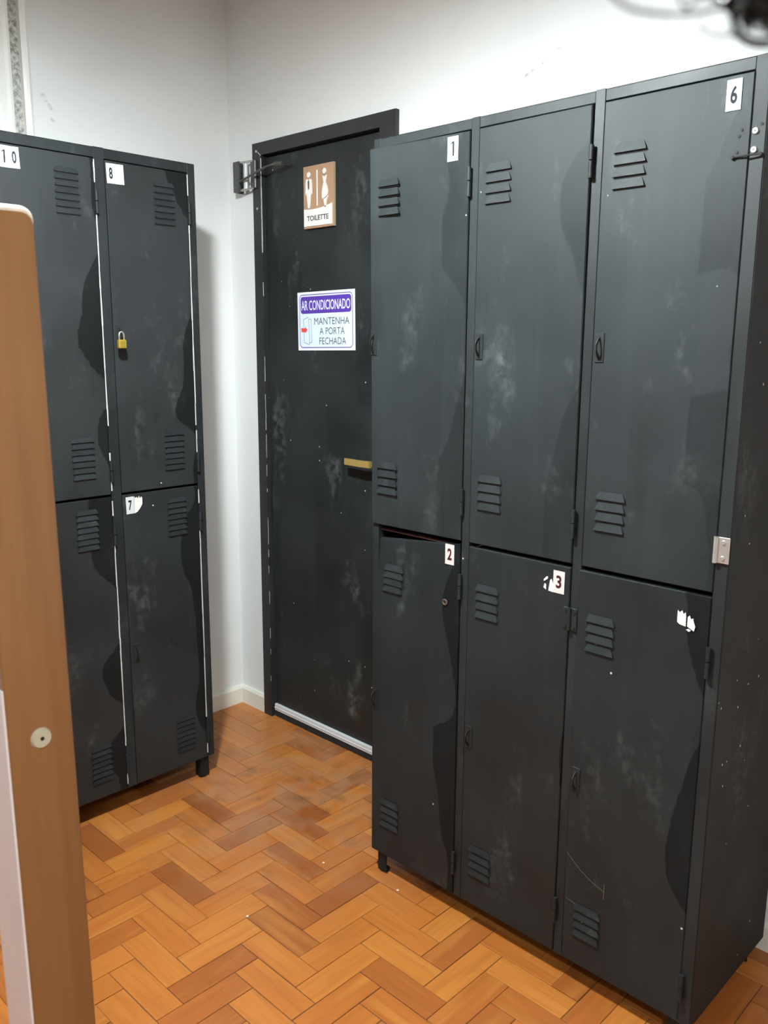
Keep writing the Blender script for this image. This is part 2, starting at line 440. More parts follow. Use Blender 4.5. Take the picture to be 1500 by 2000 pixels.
at = me.attributes.new('grainuv', 'FLOAT_VECTOR', 'POINT')
for i, t in enumerate(guv): at.data[i].vector = t
o = link('parquet_field', me, floor); o['kind'] = 'stuff'

# ------------------------------------------------------------------ toilet door, casing
def casing_piece(pts): 
    return MB().prism(pts, -.016, .0, 'y')
trim = struct(empty('trim_1', (0, 0, 0)), 'flat black door casing with mitred corners')
casing_piece([(XC0, 0), (XI0, 0), (XI0, ZI), (XC0, ZC)]).obj('casing_board', M['casing'], trim)
casing_piece([(XI1, 0), (XC1, 0), (XC1, ZC), (XI1, ZI)]).obj('casing_board', M['casing'], trim)
casing_piece([(XI0, ZI), (XI1, ZI), (XC1, ZC), (XC0, ZC)]).obj('casing_board', M['casing'], trim)
jm = MB(); jm.box(XI0 - .01, XI0, 0, .10, 0, ZI); jm.box(XI1, XI1 + .01, 0, .10, 0, ZI); jm.box(XI0 - .01, XI1 + .01, 0, .10, ZI, ZI + .01)
jm.obj('jamb_lining', M['casing'], trim)
# white chips where the paint has flaked off the gap between leaf and casing
def chips(mb, x, y, z0, z1, r, wmin, wmax, fill=.8, seed=1, hmax=.10):
    q = random.Random(seed); z = z0
    while z < z1:
        h = min(q.uniform(.012, hmax), z1 - z)
        if q.random() < fill:
            a = q.uniform(wmin, wmax); b = q.uniform(wmin, wmax); o = q.uniform(-r, r)
            mb.prism([(x + o - a / 2, z), (x + o + a / 2, z), (x + o + b / 2, z + h), (x + o - b / 2, z + h)], y - .0006, y + .0006, 'y')
        z += h
    return mb
c = MB(); chips(c, XI0 + .0015, -.0165, 1.78, 2.10, .0006, .003, .006, .97, 3, .06); chips(c, XI0 + .0015, -.0165, .15, 1.70, .0008, .0008, .0022, .5, 4, .05)
c.prism([(XC0 + .022, ZI + .020), (XI0 + .002, ZI - .001), (XI0, ZI - .003), (XC0 + .019, ZI + .021)], -.0166, -.0155, 'y')
o = c.obj('paint_chip', M['chip'], trim); o['label'] = 'white chipped paint line along the casing'; o['kind'] = 'stuff'

door = struct(empty('door_1', (XI0, 0.006, 0)), 'black painted toilet door with chalky scuffs')
DW = XI1 - XI0
MB().box(.004, DW - .004, 0, .035, .012, ZI - .006, bev=.0015).obj('leaf', M['door_paint'], door)
sw = MB(); sw.box(.006, DW - .006, -.012, 0, .026, .054, bev=.002); sw.box(.006, DW - .006, -.014, -.011, .036, .041, bev=.0008)
sw.obj('door_sweep', M['aluminium'], door)['label'] = 'white aluminium sweep strip'
br = MB(); q = random.Random(5); x = .006
while x < DW - .008:
    br.box(x, x + .004, -.009, -.003, q.uniform(.0005, .004), .027); x += .0042
br.obj('sweep_brush', M['brush'], door)['label'] = 'black bristle strip under the sweep'
hd = MB()   # lever handle: rose plate, neck, flat lever
hd.box(.556, .576, -.004, 0, .985, 1.125, bev=.002, seg=2).obj('handle_plate', M['brass'], door)
lv = MB(); lv.cyl((.566, 0, 1.072), (.566, -.046, 1.072), .008, 14)
lv.prism([(.576, -.040), (.576, -.054), (.53, -.056), (.455, -.050), (.449, -.045), (.455, -.041), (.53, -.045)], 1.062, 1.083, 'z')
lv.obj('lever_handle', M['brass'], door)['label'] = 'flat brass lever handle'

# spring door closer at the top left of the casing
dc = tag(empty('door_closer', (.125, -.016, 1.99)), 'dark metal spring door closer with rod, above left of the toilet sign', 'door closer')
mb = MB(); mb.box(-.040, -.006, -.030, -.020, .003, .108, bev=.003, seg=2); mb.box(-.040, -.034, -.020, .014, .003, .108, bev=.001); mb.obj('bracket_plate', M['dark_steel'], dc)
MB().box(.036, .064, -.010, 0, .012, .106, bev=.002).obj('mounting_plate', M['dark_steel'], dc)
for za, zb_ in ((.104, .104), (.008, .014)): MB().cyl((-.02, -.024, za), (.05, -.006, zb_), .004, 8).obj('hinge_pin', M['steel'], dc)
MB().box(.006, .022, -.018, -.008, .012, .100, bev=.002).obj('spring_barrel', M['aluminium'], dc)
MB().tube([(-.002, -.03, .036), (.07, -.034, .050), (.15, -.034, .066), (.208, -.028, .074)], .0042, 10).obj('rod', M['dark_steel'], dc, smooth=True)
mb = MB(); mb.cyl((.196, -.026, .071), (.232, -.020, .070), .0085, 16); mb.cyl((.222, -.026, .070), (.222, .020, .070), .005, 10); mb.obj('roller', M['dark_steel'], dc)
for (x, z) in ((.062, .135), (.062, -.058)): MB().cyl((x, 0, z), (x, -.003, z), .0045, 10).obj('screw', M['steel'], dc)

# ------------------------------------------------------------------ signs on the toilet door
def arc(cx, cz, r, a0, a1, n=8):
    return [(cx + r * math.cos(math.radians(a0 + (a1 - a0) * k / n)), cz + r * math.sin(math.radians(a0 + (a1 - a0) * k / n))) for k in range(n + 1)]
def rrect(x0, x1, z0, z1, r):
    return arc(x1 - r, z1 - r, r, 0, 90, 6) + arc(x0 + r, z1 - r, r, 90, 180, 6) + arc(x0 + r, z0 + r, r, 180, 270, 6) + arc(x1 - r, z0 + r, r, 270, 360, 6)
sg = tag(empty('toilet_sign', (.4245, .006, 1.843), (0, 0, 0)), 'brown and white TOILETTE sign with man and woman figures', 'sign')
W_, H_ = .150, .2005
MB().box(0, W_, -.009, 0, 0, H_, bev=.0008).obj('board', [M['mdf_edge']], sg)
MB().prism([(.0006, .0006), (W_ - .0006, .0006), (W_ - .0006, H_ - .0006), (.0006, H_ - .0006)], -.0105, -.0088, 'y').obj('brown_face', M['mdf'], sg)
arcp = [(.004 + (W_ - .010) * t, .061 + .026 * (t - .32) ** 2) for t in [k / 14 for k in range(15)]]
MB().prism([(W_ - .006, .007), (W_ - .006, arcp[-1][1])] + arcp[::-1][1:] + [(.004, .007)], -.013, -.0103, 'y').obj('white_panel', M['sign_white'], sg)
mb = MB(); add_text(mb, 'TOILETTE', .074, .024, .108, .0165, -.0134, 0, .018); mb.obj('lettering', M['sign_dark'], sg)['label'] = 'dark word TOILETTE'
y0, y1 = -.013, -.0103
mb = MB(); mb.prism(arc(.029, .173, .0088, 0, 360, 18)[:-1], y0, y1)
mb.prism([(.0145, .156), (.021, .160), (.0285, .155), (.036, .160), (.0435, .156), (.046, .114), (.043, .109), (.0405, .118), (.039, .108), (.0335, .066), (.0245, .066), (.019, .108), (.0175, .118), (.015, .109), (.012, .114)], y0, y1)
mb.obj('man_figure', M['sign_white'], sg)
MB().prism([(.0275, .155), (.0305, .155), (.0325, .150), (.032, .130), (.029, .124), (.026, .130), (.0255, .150)], -.0136, -.013).obj('necktie', M['sign_dark'], sg)
MB().box(.0685, .0725, y0, y1, .070, .184, bev=.0004).obj('divider_bar', M['sign_white'], sg)
mb = MB(); mb.prism(arc(.108, .176, .0088, 0, 360, 18)[:-1], y0, y1)
mb.prism([(.0985, .162), (.1085, .158), (.119, .163), (.1155, .150), (.113, .141), (.120, .128), (.1245, .114), (.1235, .103), (.119, .097), (.0975, .088), (.0945, .098), (.095, .112), (.099, .128), (.1035, .141), (.101, .150)], y0, y1)
mb.prism([(.103, .0865), (.1205, .0945), (.127, .098), (.1245, .092), (.1185, .086), (.1135, .062), (.109, .062)], y0, y1)
mb.obj('woman_figure', M['sign_white'], sg)

ac = tag(empty('air_conditioning_sign', (.3775, .006, 1.4365), (0, -.012, 0)), 'white and violet AR CONDICIONADO notice below the toilet sign', 'sign')
W_, H_ = .2895, .1985
MB().box(0, W_, -.0015, 0, 0, H_).obj('paper', M['lilac'], ac)
def ring(mb, a, r, wd, y0, y1, mi=0):
    o = rrect(*a, r); i = rrect(a[0] + wd, a[1] - wd, a[2] + wd, a[3] - wd, r - wd); n = len(o)
    for k in range(n):
        l = (k + 1) % n
        mb.poly([(o[k][0], y0, o[k][1]), (o[l][0], y0, o[l][1]), (i[l][0], y0, i[l][1]), (i[k][0], y0, i[k][1])], mi)
    return mb
ring(MB(), (.009, W_ - .009, .008, H_ - .008), .016, .0032, -.0019, 0).obj('border_line', M['violet_line'], ac)
MB().prism(rrect(.0128, W_ - .0128, .012, .1245, .012), -.0020, -.0014).obj('pale_panel', M['pale_blue'], ac)
MB().prism(rrect(.0165, W_ - .0165, .1255, H_ - .0155, .011), -.0022, -.0014).obj('violet_band', M['violet'], ac)
mb = MB(); add_text(mb, 'AR CONDICIONADO', W_ / 2, .1365, W_ - .042, .033, -.0027, 0, .010); mb.obj('heading_lettering', M['lilac'], ac)['label'] = 'white words AR CONDICIONADO'
mb = MB()
for t, cx, z, wd in (('MANTENHA', .176, .087, .176), ('A PORTA', .178, .0535, .126), ('FECHADA', .180, .020, .134)): add_text(mb, t, cx, z, wd, .0235, -.0026, 0, 0)
mb.obj('message_lettering', M['slate'], ac)['label'] = 'dark words MANTENHA A PORTA FECHADA'
mb = MB()
def seg(mb, a, b, wd, y):
    d = Vector((b[0] - a[0], b[1] - a[1])); n = Vector((-d.y, d.x)).normalized() * wd / 2
    mb.poly([(a[0] + n.x, y, a[1] + n.y), (b[0] + n.x, y, b[1] + n.y), (b[0] - n.x, y, b[1] - n.y), (a[0] - n.x, y, a[1] - n.y)])
for a, b_ in (((.058, .114), (.031, .106)), ((.031, .106), (.033, .028)), ((.033, .028), (.060, .019)), ((.058, .107), (.071, .106)), ((.071, .106), (.073, .027)), ((.073, .027), (.062, .026)), ((.058, .107), (.062, .026)), ((.060, .019), (.062, .030))):
    seg(mb, a, b_, .0016, -.0025)
mb.obj('door_drawing', M['slate'], ac)
MB().prism([(.017, .078), (.020, .0755), (.026, .0775), (.033, .0745), (.040, .0775), (.041, .080), (.051, .070), (.041, .060), (.040, .0635), (.033, .0615), (.026, .0645), (.021, .062), (.020, .070)], -.003, -.0022).obj('red_arrow', M['red'], ac)

# ------------------------------------------------------------------ lockers
def louver_mesh(L, H, D, name):
    mb = MB(); t = .007
    A = [(0, -D, 0), (L, -D, 0), (L - t, -.0008, H), (t, -.0008, H)]
    mb.poly(A)
    mb.poly([(0, -D, 0), (t, -.0008, H), (0, -.0005, .002)]); mb.poly([(L, -D, 0), (L, -.0005, .002), (L - t, -.0008, H)])
    mb.poly([(0, -D, 0), (0, -.0002, 0), (L, -.0002, 0), (L, -D, 0)], 1)
    mb.poly([(.001, -.0007, -.0030), (L - .001, -.0007, -.0030), (L - .001, -.0007, .001), (.001, -.0007, .001)], 1)
    return mb.mesh(name, [M['louver'], M['void']])
LOU_R = louver_mesh(.068, .0165, .0050, 'louver'); LOU_L = louver_mesh(.069, .0135, .0042, 'louver')

def door_mesh(w_, h, th, warp, mat, seed, bulge=.0016):
    """sheet-steel door; local origin at the lower hinge corner (viewer's right), x runs to -w, front faces -y"""
    q = random.Random(seed); ph = [q.uniform(0, 6.28) for _ in range(6)]
    nx, nz = 12, 36
    def disp(x, z):
        u = -x / w_; v_ = z / h
        e = math.sin(math.pi * min(max(u, 0), 1)) * math.sin(math.pi * min(max(v_, 0), 1))
        b_ = bulge * e * (math.sin(3.1 * v_ * 3 + ph[0]) * .6 + math.sin(4.5 * u + 5 * v_ + ph[1]) * .5 + math.sin(11 * v_ + ph[2]) * .25)
        return b_
    mb = MB(); bm = mb.bm; G = []
    for iz in range(nz + 1):
        row = []
        for ix in range(nx + 1):
            x = -w_ * ix / nx; z = h * iz / nz
            dx, dy, dz = warp(-x / w_, z / h)
            row.append(bm.verts.new((x + dx, -th + disp(x, z) + dy, z + dz)))
        G.append(row)
    for iz in range(nz):
        for ix in range(nx):
            bm.faces.new([G[iz][ix], G[iz][ix + 1], G[iz + 1][ix + 1], G[iz + 1][ix]]).smooth = True
    # folded rim going back
    rim = [G[0][i] for i in range(nx + 1)] + [G[i][nx] for i in range(1, nz + 1)] + [G[nz][i] for i in range(nx - 1, -1, -1)] + [G[i][0] for i in range(nz - 1, 0, -1)]
    mid = []; back = []
    for v_ in rim:
        # small rounded lip
        cx, cz = -w_ / 2, h / 2
        ox = .0018 * (1 if v_.co.x < cx else -1) * -1; 
        mid.append(bm.verts.new((v_.co.x, v_.co.y + .0022, v_.co.z)))
        back.append(bm.verts.new((v_.co.x, v_.co.y + th, v_.co.z)))
    n = len(rim)
    # pull the front rim slightly inwards so the fold catches light
    for v_ in rim:
        if abs(v_.co.x + w_) < .02 and v_.co.x < -w_ + .03: v_.co.x += .0016
        elif v_.co.x > -.004: v_.co.x -= .0016
        if v_.co.z < .012: v_.co.z += .0016
        elif v_.co.z > h - .05 and v_ in G[nz]: v_.co.z -= .0016
    for i in range(n):
        j = (i + 1) % n
        bm.faces.new([rim[i], rim[j], mid[j], mid[i]])
        bm.faces.new([mid[i], mid[j], back[j], back[i]])
        bm.edges.get((rim[i], rim[j])).smooth = False
    return mb.mesh('door', [mat])
nowarp = lambda u, v: (0, 0, 0)

def sticker(parent, x, z, w_, h, y, t, mat, ink, rot=0.0, tw=None, extra=None, label=None):
    mb = MB(); mb.prism([(0, 0), (w_, 0), (w_, h), (0, h)], -.0005, 0, 'y')
    if t == '1':
        a, c_, b_, e = w_ * .55, w_ * .16, h * .20, h * .80
        mb.poly([(a - c_ / 2, -.0009, b_), (a + c_ / 2, -.0009, b_), (a + c_ / 2, -.0009, e), (a - c_ / 2, -.0009, e), (a - c_ * 1.6, -.0009, e - h * .09), (a - c_ * 1.6, -.0009, e - h * .15), (a - c_ / 2, -.0009, e - h * .07)], 1)
    elif t: add_text(mb, t, w_ / 2, h * .22, (tw or .42) * w_, h * .58, -.0009, 1, .03)
    o = mb.obj('number_sticker', [mat, ink], parent, (x, y, z), (0, rot, 0))
    if label: o['label'] = label
    return o
def torn(parent, x, z, y, polys, label):
    mb = MB()
    for p in polys: mb.prism(p, -.0006, 0, 'y')
    o = mb.obj('torn_sticker', M['torn'], parent, (x, y, z)); o['label'] = label; return o

def hasp_mesh():
    """padlock hasp: stamped pocket rim with a bent staple lug that has a hole"""
    mb = MB()
    mb.box(0, .020, -.0022, 0, 0, .058, bev=.001)
    mb.box(.0005, .0105, -.0026, -.0018, .004, .054, mi=1)
    prof = [(-.002, .050), (-.010, .046), (-.017, .036), (-.017, .022), (-.010, .010), (-.002, .004), (-.002, .010), (-.007, .016), (-.0125, .024), (-.0125, .034), (-.007, .042), (-.002, .046)]
    mb.prism(prof, .0095, .0118, 'x')
    return mb.mesh('hasp', [M['locker_frame'], M['void']])
HASP = hasp_mesh()
def hinge_mesh(L=.058):
    mb = MB(); mb.cyl((0, -.005, 0), (0, -.005, L * .48), .0042, 12); mb.cyl((0, -.005, L * .52), (0, -.005, L), .0046, 12)
    mb.box(-.004, .004, -.004, 0, .002, L - .002); mb.cyl((0, -.005, -.004), (0, -.005, 0), .0048, 10, mi=1)
    return mb.mesh('hinge', [M['locker_frame'], M['void']])
HINGE = hinge_mesh()

def cabinet(name, loc, rotz, W, Dp, Ht, edges, cols, zs, label, group=None):
    """edges: local x of post centres; zs=(door bottom, low top, up bottom, up top)"""
    root = tag(empty(name, loc, (0, 0, rotz)), label, 'locker')
    if group: root['group'] = group
    zb, zl, zu, zt = zs; t = .0012; base = zb - .004; F = M['locker_frame']
    MB().box(0, .0015, .0, Dp, base, Ht - .001, bev=.0005).obj('side_panel', M['locker_side'], root)
    MB().box(W - .0015, W, .0, Dp, base, Ht - .001, bev=.0005).obj('side_panel', M['locker_side'], root)
    MB().box(.0015, W - .0015, Dp - .0015, Dp, base, Ht - .001).obj('back_panel', M['inside'], root)
    MB().box(.0, W, .0, Dp, Ht - .0015, Ht, bev=.0005).obj('top_panel', M['locker_side'], root)
    MB().box(.0015, W - .0015, .001, Dp - .0015, base, base + .002).obj('bottom_panel', M['inside'], root)
    for k, (a, b_) in enumerate(edges):
        MB().box(a, b_, -.0012, .020, base, Ht + (.001 if 0 < k < len(edges) - 1 else 0), bev=.001).obj('frame_post', F, root)
        if 0 < k < len(edges) - 1:
            MB().box((a + b_) / 2 - .0008, (a + b_) / 2 + .0008, .020, Dp - .002, base + .002, Ht - .002).obj('partition', M['inside'], root)
    for k in range(len(edges) - 1):
        a, b_ = edges[k][1], edges[k + 1][0]
        MB().box(a, b_, -.0004, .018, zt + .003, Ht - .001, bev=.001).obj('frame_rail', F, root)
        MB().box(a, b_, .004, .022, base, base + .022, bev=.001).obj('frame_rail', F, root)
        MB().box(a, b_, .006, Dp - .002, (zl + zu) / 2 - .012, (zl + zu) / 2 - .010).obj('shelf', M['inside'], root)
    for (x, y) in ((.020, .006), (W - .052, .006), (.020, Dp - .038), (W - .052, Dp - .038)):
        mb = MB(); mb.prism([(x, y), (x + .032, y), (x + .032, y + .003), (x + .003, y + .003), (x + .003, y + .032), (x, y + .032)], .004, base, 'z')
        mb.cyl((x + .014, y + .014, 0), (x + .014, y + .014, .005), .014, 14); mb.cyl((x + .014, y + .014, .005), (x + .014, y + .014, base), .004, 8)
        mb.obj('foot', M['locker_side'], root)
    return root

def add_door(root, x_left, x_hinge, z0, z1, warp, mat, seed, louv, nl, pitch, lmesh, lab=None, th=.015, rot=(0, 0, 0), hinges=True, hasp_z=None, hx=.006, front=-.0045):
    w_ = x_hinge - x_left; h = z1 - z0
    d = link('door', door_mesh(w_, h, th, warp, mat, seed), root, (x_hinge, front + th, z0), rot)
    if lab: d['label'] = lab
    for (lx, zs) in louv:                    # lx: local world-like x in cabinet, zs: z of the top slot line
        for k in range(nl):
            z = zs - k * pitch - z0; x = lx - x_hinge
            dx, dy, dz = warp(-x / w_, z / h)
            link('louver', lmesh, d, (x + dx, -th + dy - .0004, z + dz))
    if hasp_z is not None:
        x = x_left + hx - x_hinge; z = hasp_z - z0; dx, dy, dz = warp(-x / w_, z / h)
        link('hasp', HASP, d, (x + dx, -th + dy - .0002, z + dz))
    return d
def dpos(d, x_abs, z_abs, x_hinge, z0): return x_abs - x_hinge, z_abs - z0

# --- locker with doors 1 to 6, standing partly in front of the toilet door
RX0, RY0 = 1.202, -.4478
E_R = [(.0016, .022), (.3000, .3220), (.6040, .6260), (.9105, .9364)]
ZR = (.066, .9935, 1.0030, 1.919)
CR = cabinet('locker_cabinet', (RX0, RY0, 0), 0, .938, .398, 1.944, E_R, 3, ZR, 'worn black steel locker with six doors, in front of the toilet door')
xl = [.0055, .3245, .6280]; xh = [.2985, .6025, .9115]
lo = [.0215, .3465, .6535]
def w_d1(u, v): return (0, -.016 * u ** 1.2 * (.25 + .75 * v), 0)
def w_d2(u, v):
    k = max(0, (v - .80) / .20) * u
    return (.010 * k, .010 * k, -.030 * k)
def w_d4(u, v): return (0, -.004 * (1 - u) * v, 0)
def w_d5(u, v): return (-.004 * u * v, -.004 * u * max(0, v - .7), 0)
TH = .015
D1 = add_door(CR, xl[0], xh[0], ZR[2], ZR[3], w_d1, M['locker_upper'], 1, [(lo[0] + .0125, 1.8290), (lo[0] + .0055, 1.1520)], 4, .0218, LOU_R, 'upper door numbered 1, standing slightly ajar', hasp_z=1.4335, hx=.001)
D4 = add_door(CR, xl[1], xh[1], ZR[2], ZR[3], w_d4, M['locker_upper'], 4, [(lo[1], 1.8262), (lo[1], 1.1525)], 4, .0218, LOU_R, 'upper middle door without a number', hasp_z=1.428)
D6 = add_door(CR, xl[2], xh[2], ZR[2], ZR[3], nowarp, M['locker_upper'], 6, [(lo[2], 1.8222), (lo[2], 1.1512)], 4, .0218, LOU_R, 'upper door numbered 6', hasp_z=1.428)
D2 = add_door(CR, xl[0], xh[0], ZR[0], ZR[1], w_d2, M['locker_lower'], 2, [(lo[0] + .020, .8980), (lo[0] + .017, .2195)], 4, .0218, LOU_R, 'lower door numbered 2 with a bent top corner', hasp_z=.492, hx=.001)
D3 = add_door(CR, xl[1], xh[1], ZR[0], ZR[1], nowarp, M['locker_lower'], 3, [(lo[1] + .002, .8925), (lo[1] + .003, .2160)], 4, .0218, LOU_R, 'lower door numbered 3', hasp_z=.487)
D5 = add_door(CR, xl[2], xh[2], ZR[0], ZR[1], w_d5, M['locker_speck'], 5, [(lo[2] - .003, .8870), (lo[2] + .001, .2050)], 4, .0218, LOU_R, 'lower door with a torn sticker and white specks', hasp_z=.488)
yS = -TH - .0012
def on(x_abs, z_abs, hx_, z0): return x_abs - RX0 - hx_, z_abs - z0
x, z = on(1.440, 1.8615, xh[0], ZR[2]); sticker(D1, x, z, .0305, .0515, yS - .0012, '1', M['sticker'], M['ink'], tw=.22, label='white sticker reading 1')
x, z = on(2.0675, 1.8612, xh[2], ZR[2]); sticker(D6, x, z, .0262, .0505, yS, '6', M['sticker_cool'], M['ink'], tw=.46, label='bluish white sticker reading 6')
x, z = on(1.456, .9392, xh[0], ZR[0]); sticker(D2, x, z, .0278, .0500, yS, '2', M['sticker_pink'], M['ink_brown'], tw=.50, label='faded pink sticker reading 2')
x, z = on(1.7635, .9318, xh[1], ZR[0]); sticker(D3, x, z, .0283, .0500, yS, '3', M['sticker_pink'], M['ink_brown'], tw=.48, label='faded pink sticker reading 3')
x, z = on(1.738, .930, xh[1], ZR[0])
torn(D3, x, z, yS, [[(.014, .003), (.0265, .0015), (.0255, .020), (.021, .031), (.0175, .027)], [(.001, .008), (.008, .004), (.0075, .016), (.004, .018)], [(.0015, .022), (.011, .029), (.012, .034), (.008, .034), (.001, .026)]], 'white torn remains of an older sticker')
x, z = on(2.049, .926, xh[2], ZR[0])
torn(D5, x, z, yS - .001, [[(.001, .006), (.006, .002), (.019, .000), (.0185, .020), (.017, .0285), (.013, .024), (.010, .031), (.005, .026), (.001, .030)], [(.022, .001), (.036, -.006), (.038, .004), (.034, .014), (.033, .020), (.029, .017), (.0255, .024), (.022, .020)], [(.020, -.006), (.026, -.009), (.030, -.006), (.025, -.003)]], 'white torn remains of a number sticker')
# hinges; door 6 has lost its top hinge and hangs on a bright steel one
for d, hx_, z0, zz in ((D1, xh[0], ZR[2], (1.785, 1.070)), (D4, xh[1], ZR[2], (1.787, 1.064)), (D2, xh[0], ZR[0], (.864, .130)), (D5, xh[2], ZR[0], (.838, .125))):
    for q in zz: link('hinge', HINGE, d, (.0035, -TH + .001 + (-.002 if d == D4 else 0), q - z0))
link('hinge', HINGE, D3, (.0035, -TH + .001, .150 - ZR[0]))
mb = MB(); mb.box(-.016, .018, -.0035, -.0005, 0, .050, bev=.001); mb.cyl((0, -.005, 0), (0, -.005, .050), .0045, 12)
for px in (-.010, .011):
    for pz in (.009, .041): mb.cyl((px, -.0035, pz), (px, -.0058, pz), .0035, 10)
mb.obj('hinge', M['locker_frame'], D3, (.004, -TH + .001, .856 - ZR[0]))['label'] = 'black painted riveted butt hinge'
mb = MB(); mb.box(-.002, .026, -.0034, -.0014, 0, .050, bev=.0008); mb.cyl((0, -.004, 0), (0, -.004, .050), .0045, 12)
for pz in (.010, .040): mb.cyl((.014, -.0034, pz), (.014, -.0058, pz), .0050, 14, r2=.0035)
mb.obj('hinge', M['steel'], D6, (.0005, -TH + .001, 1.063 - ZR[2]))['label'] = 'bright unpainted steel hinge'
HOLE = MB().cyl((0, 0, 0), (0, -.0009, 0), .0026, 10).mesh('rivet_hole', M['void'])
for (px, pz) in ((-.0245, .052), (-.019, .045), (-.026, .003), (-.012, .006)): link('rivet_hole', HOLE, D6, (.0005 + px, -TH, 1.063 - ZR[2] + pz))
for (px, pz) in ((2.0985, 1.8275), (2.0945, 1.8175), (2.093, 1.7915)): link('rivet_hole', HOLE, D6, (px - RX0 - xh[2], -TH - .0002, pz - ZR[2]))
link('rivet_hole', HOLE, CR, (2.131 - RX0, -.0013, 1.833))
for pz in (1.8229, 1.7925):
    mb = MB(); mb.cyl((2.1213 - RX0, -.0010, pz), (2.1213 - RX0, -.0048, pz), .0062, 18, r2=.0046); mb.cyl((2.1213 - RX0, -.0047, pz), (2.1213 - RX0, -.0054, pz), .0014, 10, mi=1)
    mb.obj('screw', [M['steel'], M['void']], CR)
mb = MB(); mb.tube([(2.0865 - RX0, -.0075, 1.7835), (2.110 - RX0, -.010, 1.7835), (2.1345 - RX0, -.0075, 1.7835)], .0016, 8); mb.cyl((2.0865 - RX0, -.0045, 1.7835), (2.0865 - RX0, -.010, 1.7835), .0032, 10); mb.cyl((2.1345 - RX0, -.0012, 1.7835), (2.1345 - RX0, -.009, 1.7835), .0032, 10)
mb.obj('wire_tie', M['void'], CR)['label'] = 'dark wire tying door 6 to the frame'
mb = MB(); mb.tube([(.0062 * math.cos(a * math.pi / 8), -.0012, .0062 * math.sin(a * math.pi / 8)) for a in range(16)], .0022, 8, closed=True); mb.cyl((0, .0, 0), (0, -.0008, 0), .0048, 14, mi=1)
x, z = on(1.458, .842, xh[0], ZR[0]); mb.obj('keyhole_ring', [plain('rusty_ring', (.13, .085, .07), .5, .4, var=.3), M['void']], D2, (x, -TH - .0008, z))['label'] = 'rusty ring around a keyhole'
# scratches scraped through the paint of the lower right door
M['scratch'] = plain('scratched_primer', (0.15, 0.15, 0.145), .5, var=.4, scale=120)
mb = MB()
for pts in ([(1.830, .336), (1.866, .307), (1.900, .289), (1.9275, .281)], [(1.9285, .300), (1.9290, .281), (1.9285, .262)], [(1.834, .222), (1.856, .2175), (1.872, .206)]):
    P = [Vector((u - RX0 - xh[2], -TH - .0013, z - ZR[0])) for u, z in pts]
    for a, b_ in zip(P, P[1:]):
        d = (b_ - a).normalized(); n = Vector((-d.z, 0, d.x)) * .0005
        mb.poly([a + n, b_ + n, b_ - n, a - n])
o = mb.obj('scratch', M['scratch'], D5); o['label'] = 'pale scratches'; o['kind'] = 'stuff'

# --- locker with doors 7 to 10 along the left wall (its third column runs out of the picture)
LY = -1.40; LXF = .4345
def ly(y): return y - LY
E_L = [(.0016, .026), (ly(-1.0915), ly(-1.0625)), (ly(-.7725), ly(-.7415)), (ly(-.4715), ly(-.4453) - .0016)]
WL = ly(-.4453)
ZL = (.078, 1.0125, 1.0195, 1.958)
CL = cabinet('locker_cabinet', (LXF, LY, 0), math.pi / 2, WL, .385, 1.9887, E_L, 3, ZL, 'black steel locker against the left wall, with a brass padlock')
lx = [.020, ly(-1.0610), ly(-.7400)]; lh = [ly(-1.0930), ly(-.7765), ly(-.4760)]
spec = {}
for k in range(3):
    lv_ = lh[k] - .1145
    up_mat = M['locker_door']
    spec[k, 1] = add_door(CL, lx[k], lh[k], ZL[2], ZL[3], nowarp, M['locker_door'], 20 + k, [(lv_, 1.909), (lv_, 1.180)], 7, .0177, LOU_L, ['upper door of the column beside the wooden post', 'upper door numbered 10', 'upper door numbered 8 with a padlock'][k], hasp_z=1.452)
    spec[k, 0] = add_door(CL, lx[k], lh[k], ZL[0], ZL[1], nowarp, M['locker_door'], 30 + k, [(lv_, .970), (lv_, .236)], 7, .0177, LOU_L, ['lower door of the column beside the wooden post', 'lower door without a number, under door 10', 'lower door numbered 7'][k], hasp_z=.486)
    for j, q in ((1, (1.816, 1.062)), (0, (.870, .135))):
        for z in q: link('hinge', HINGE, spec[k, j], (.003, -TH + .001, z - (ZL[2] if j else ZL[0])), (0, 0, 0))
def onL(y_abs, z_abs, k, j): return ly(y_abs) - lh[k], z_abs - (ZL[2] if j else ZL[0])
D8, D10, D7 = spec[2, 1], spec[1, 1], spec[2, 0]
x, z = onL(-.7375, 1.8972, 2, 1); sticker(D8, x, z, .0265, .0530, yS, '8', M['sticker'], M['ink'], tw=.42, rot=-.03, label='white sticker reading 8')
sticker(D8, x + .0266, z + .0004, .0262, .0530, yS, None, M['torn'], M['ink'], rot=-.03, label='blank yellowed half of the sticker')
x, z = onL(-1.035, 1.8995, 1, 1); sticker(D10, x, z, .0265, .053, yS, '1', M['sticker_cool'], M['ink'], tw=.24, rot=.01, label='white sticker reading 1 of number 10')
sticker(D10, x + .0275, z, .0265, .0525, yS, '0', M['sticker_cool'], M['ink'], tw=.44, rot=-.03, label='white sticker reading 0 of number 10')
x, z = onL(-.7310, .9535, 2, 0); sticker(D7, x, z, .0270, .0520, yS, '7', M['sticker'], M['ink'], tw=.42, rot=-.02, label='white sticker reading 7')
torn(D7, x + .0265, z, yS, [[(.001, .0), (.010, .004), (.019, .013), (.027, .025), (.028, .045), (.024, .049), (.020, .043), (.017, .052), (.013, .044), (.009, .050), (.005, .046), (.001, .052)]], 'torn white paper beside the 7')
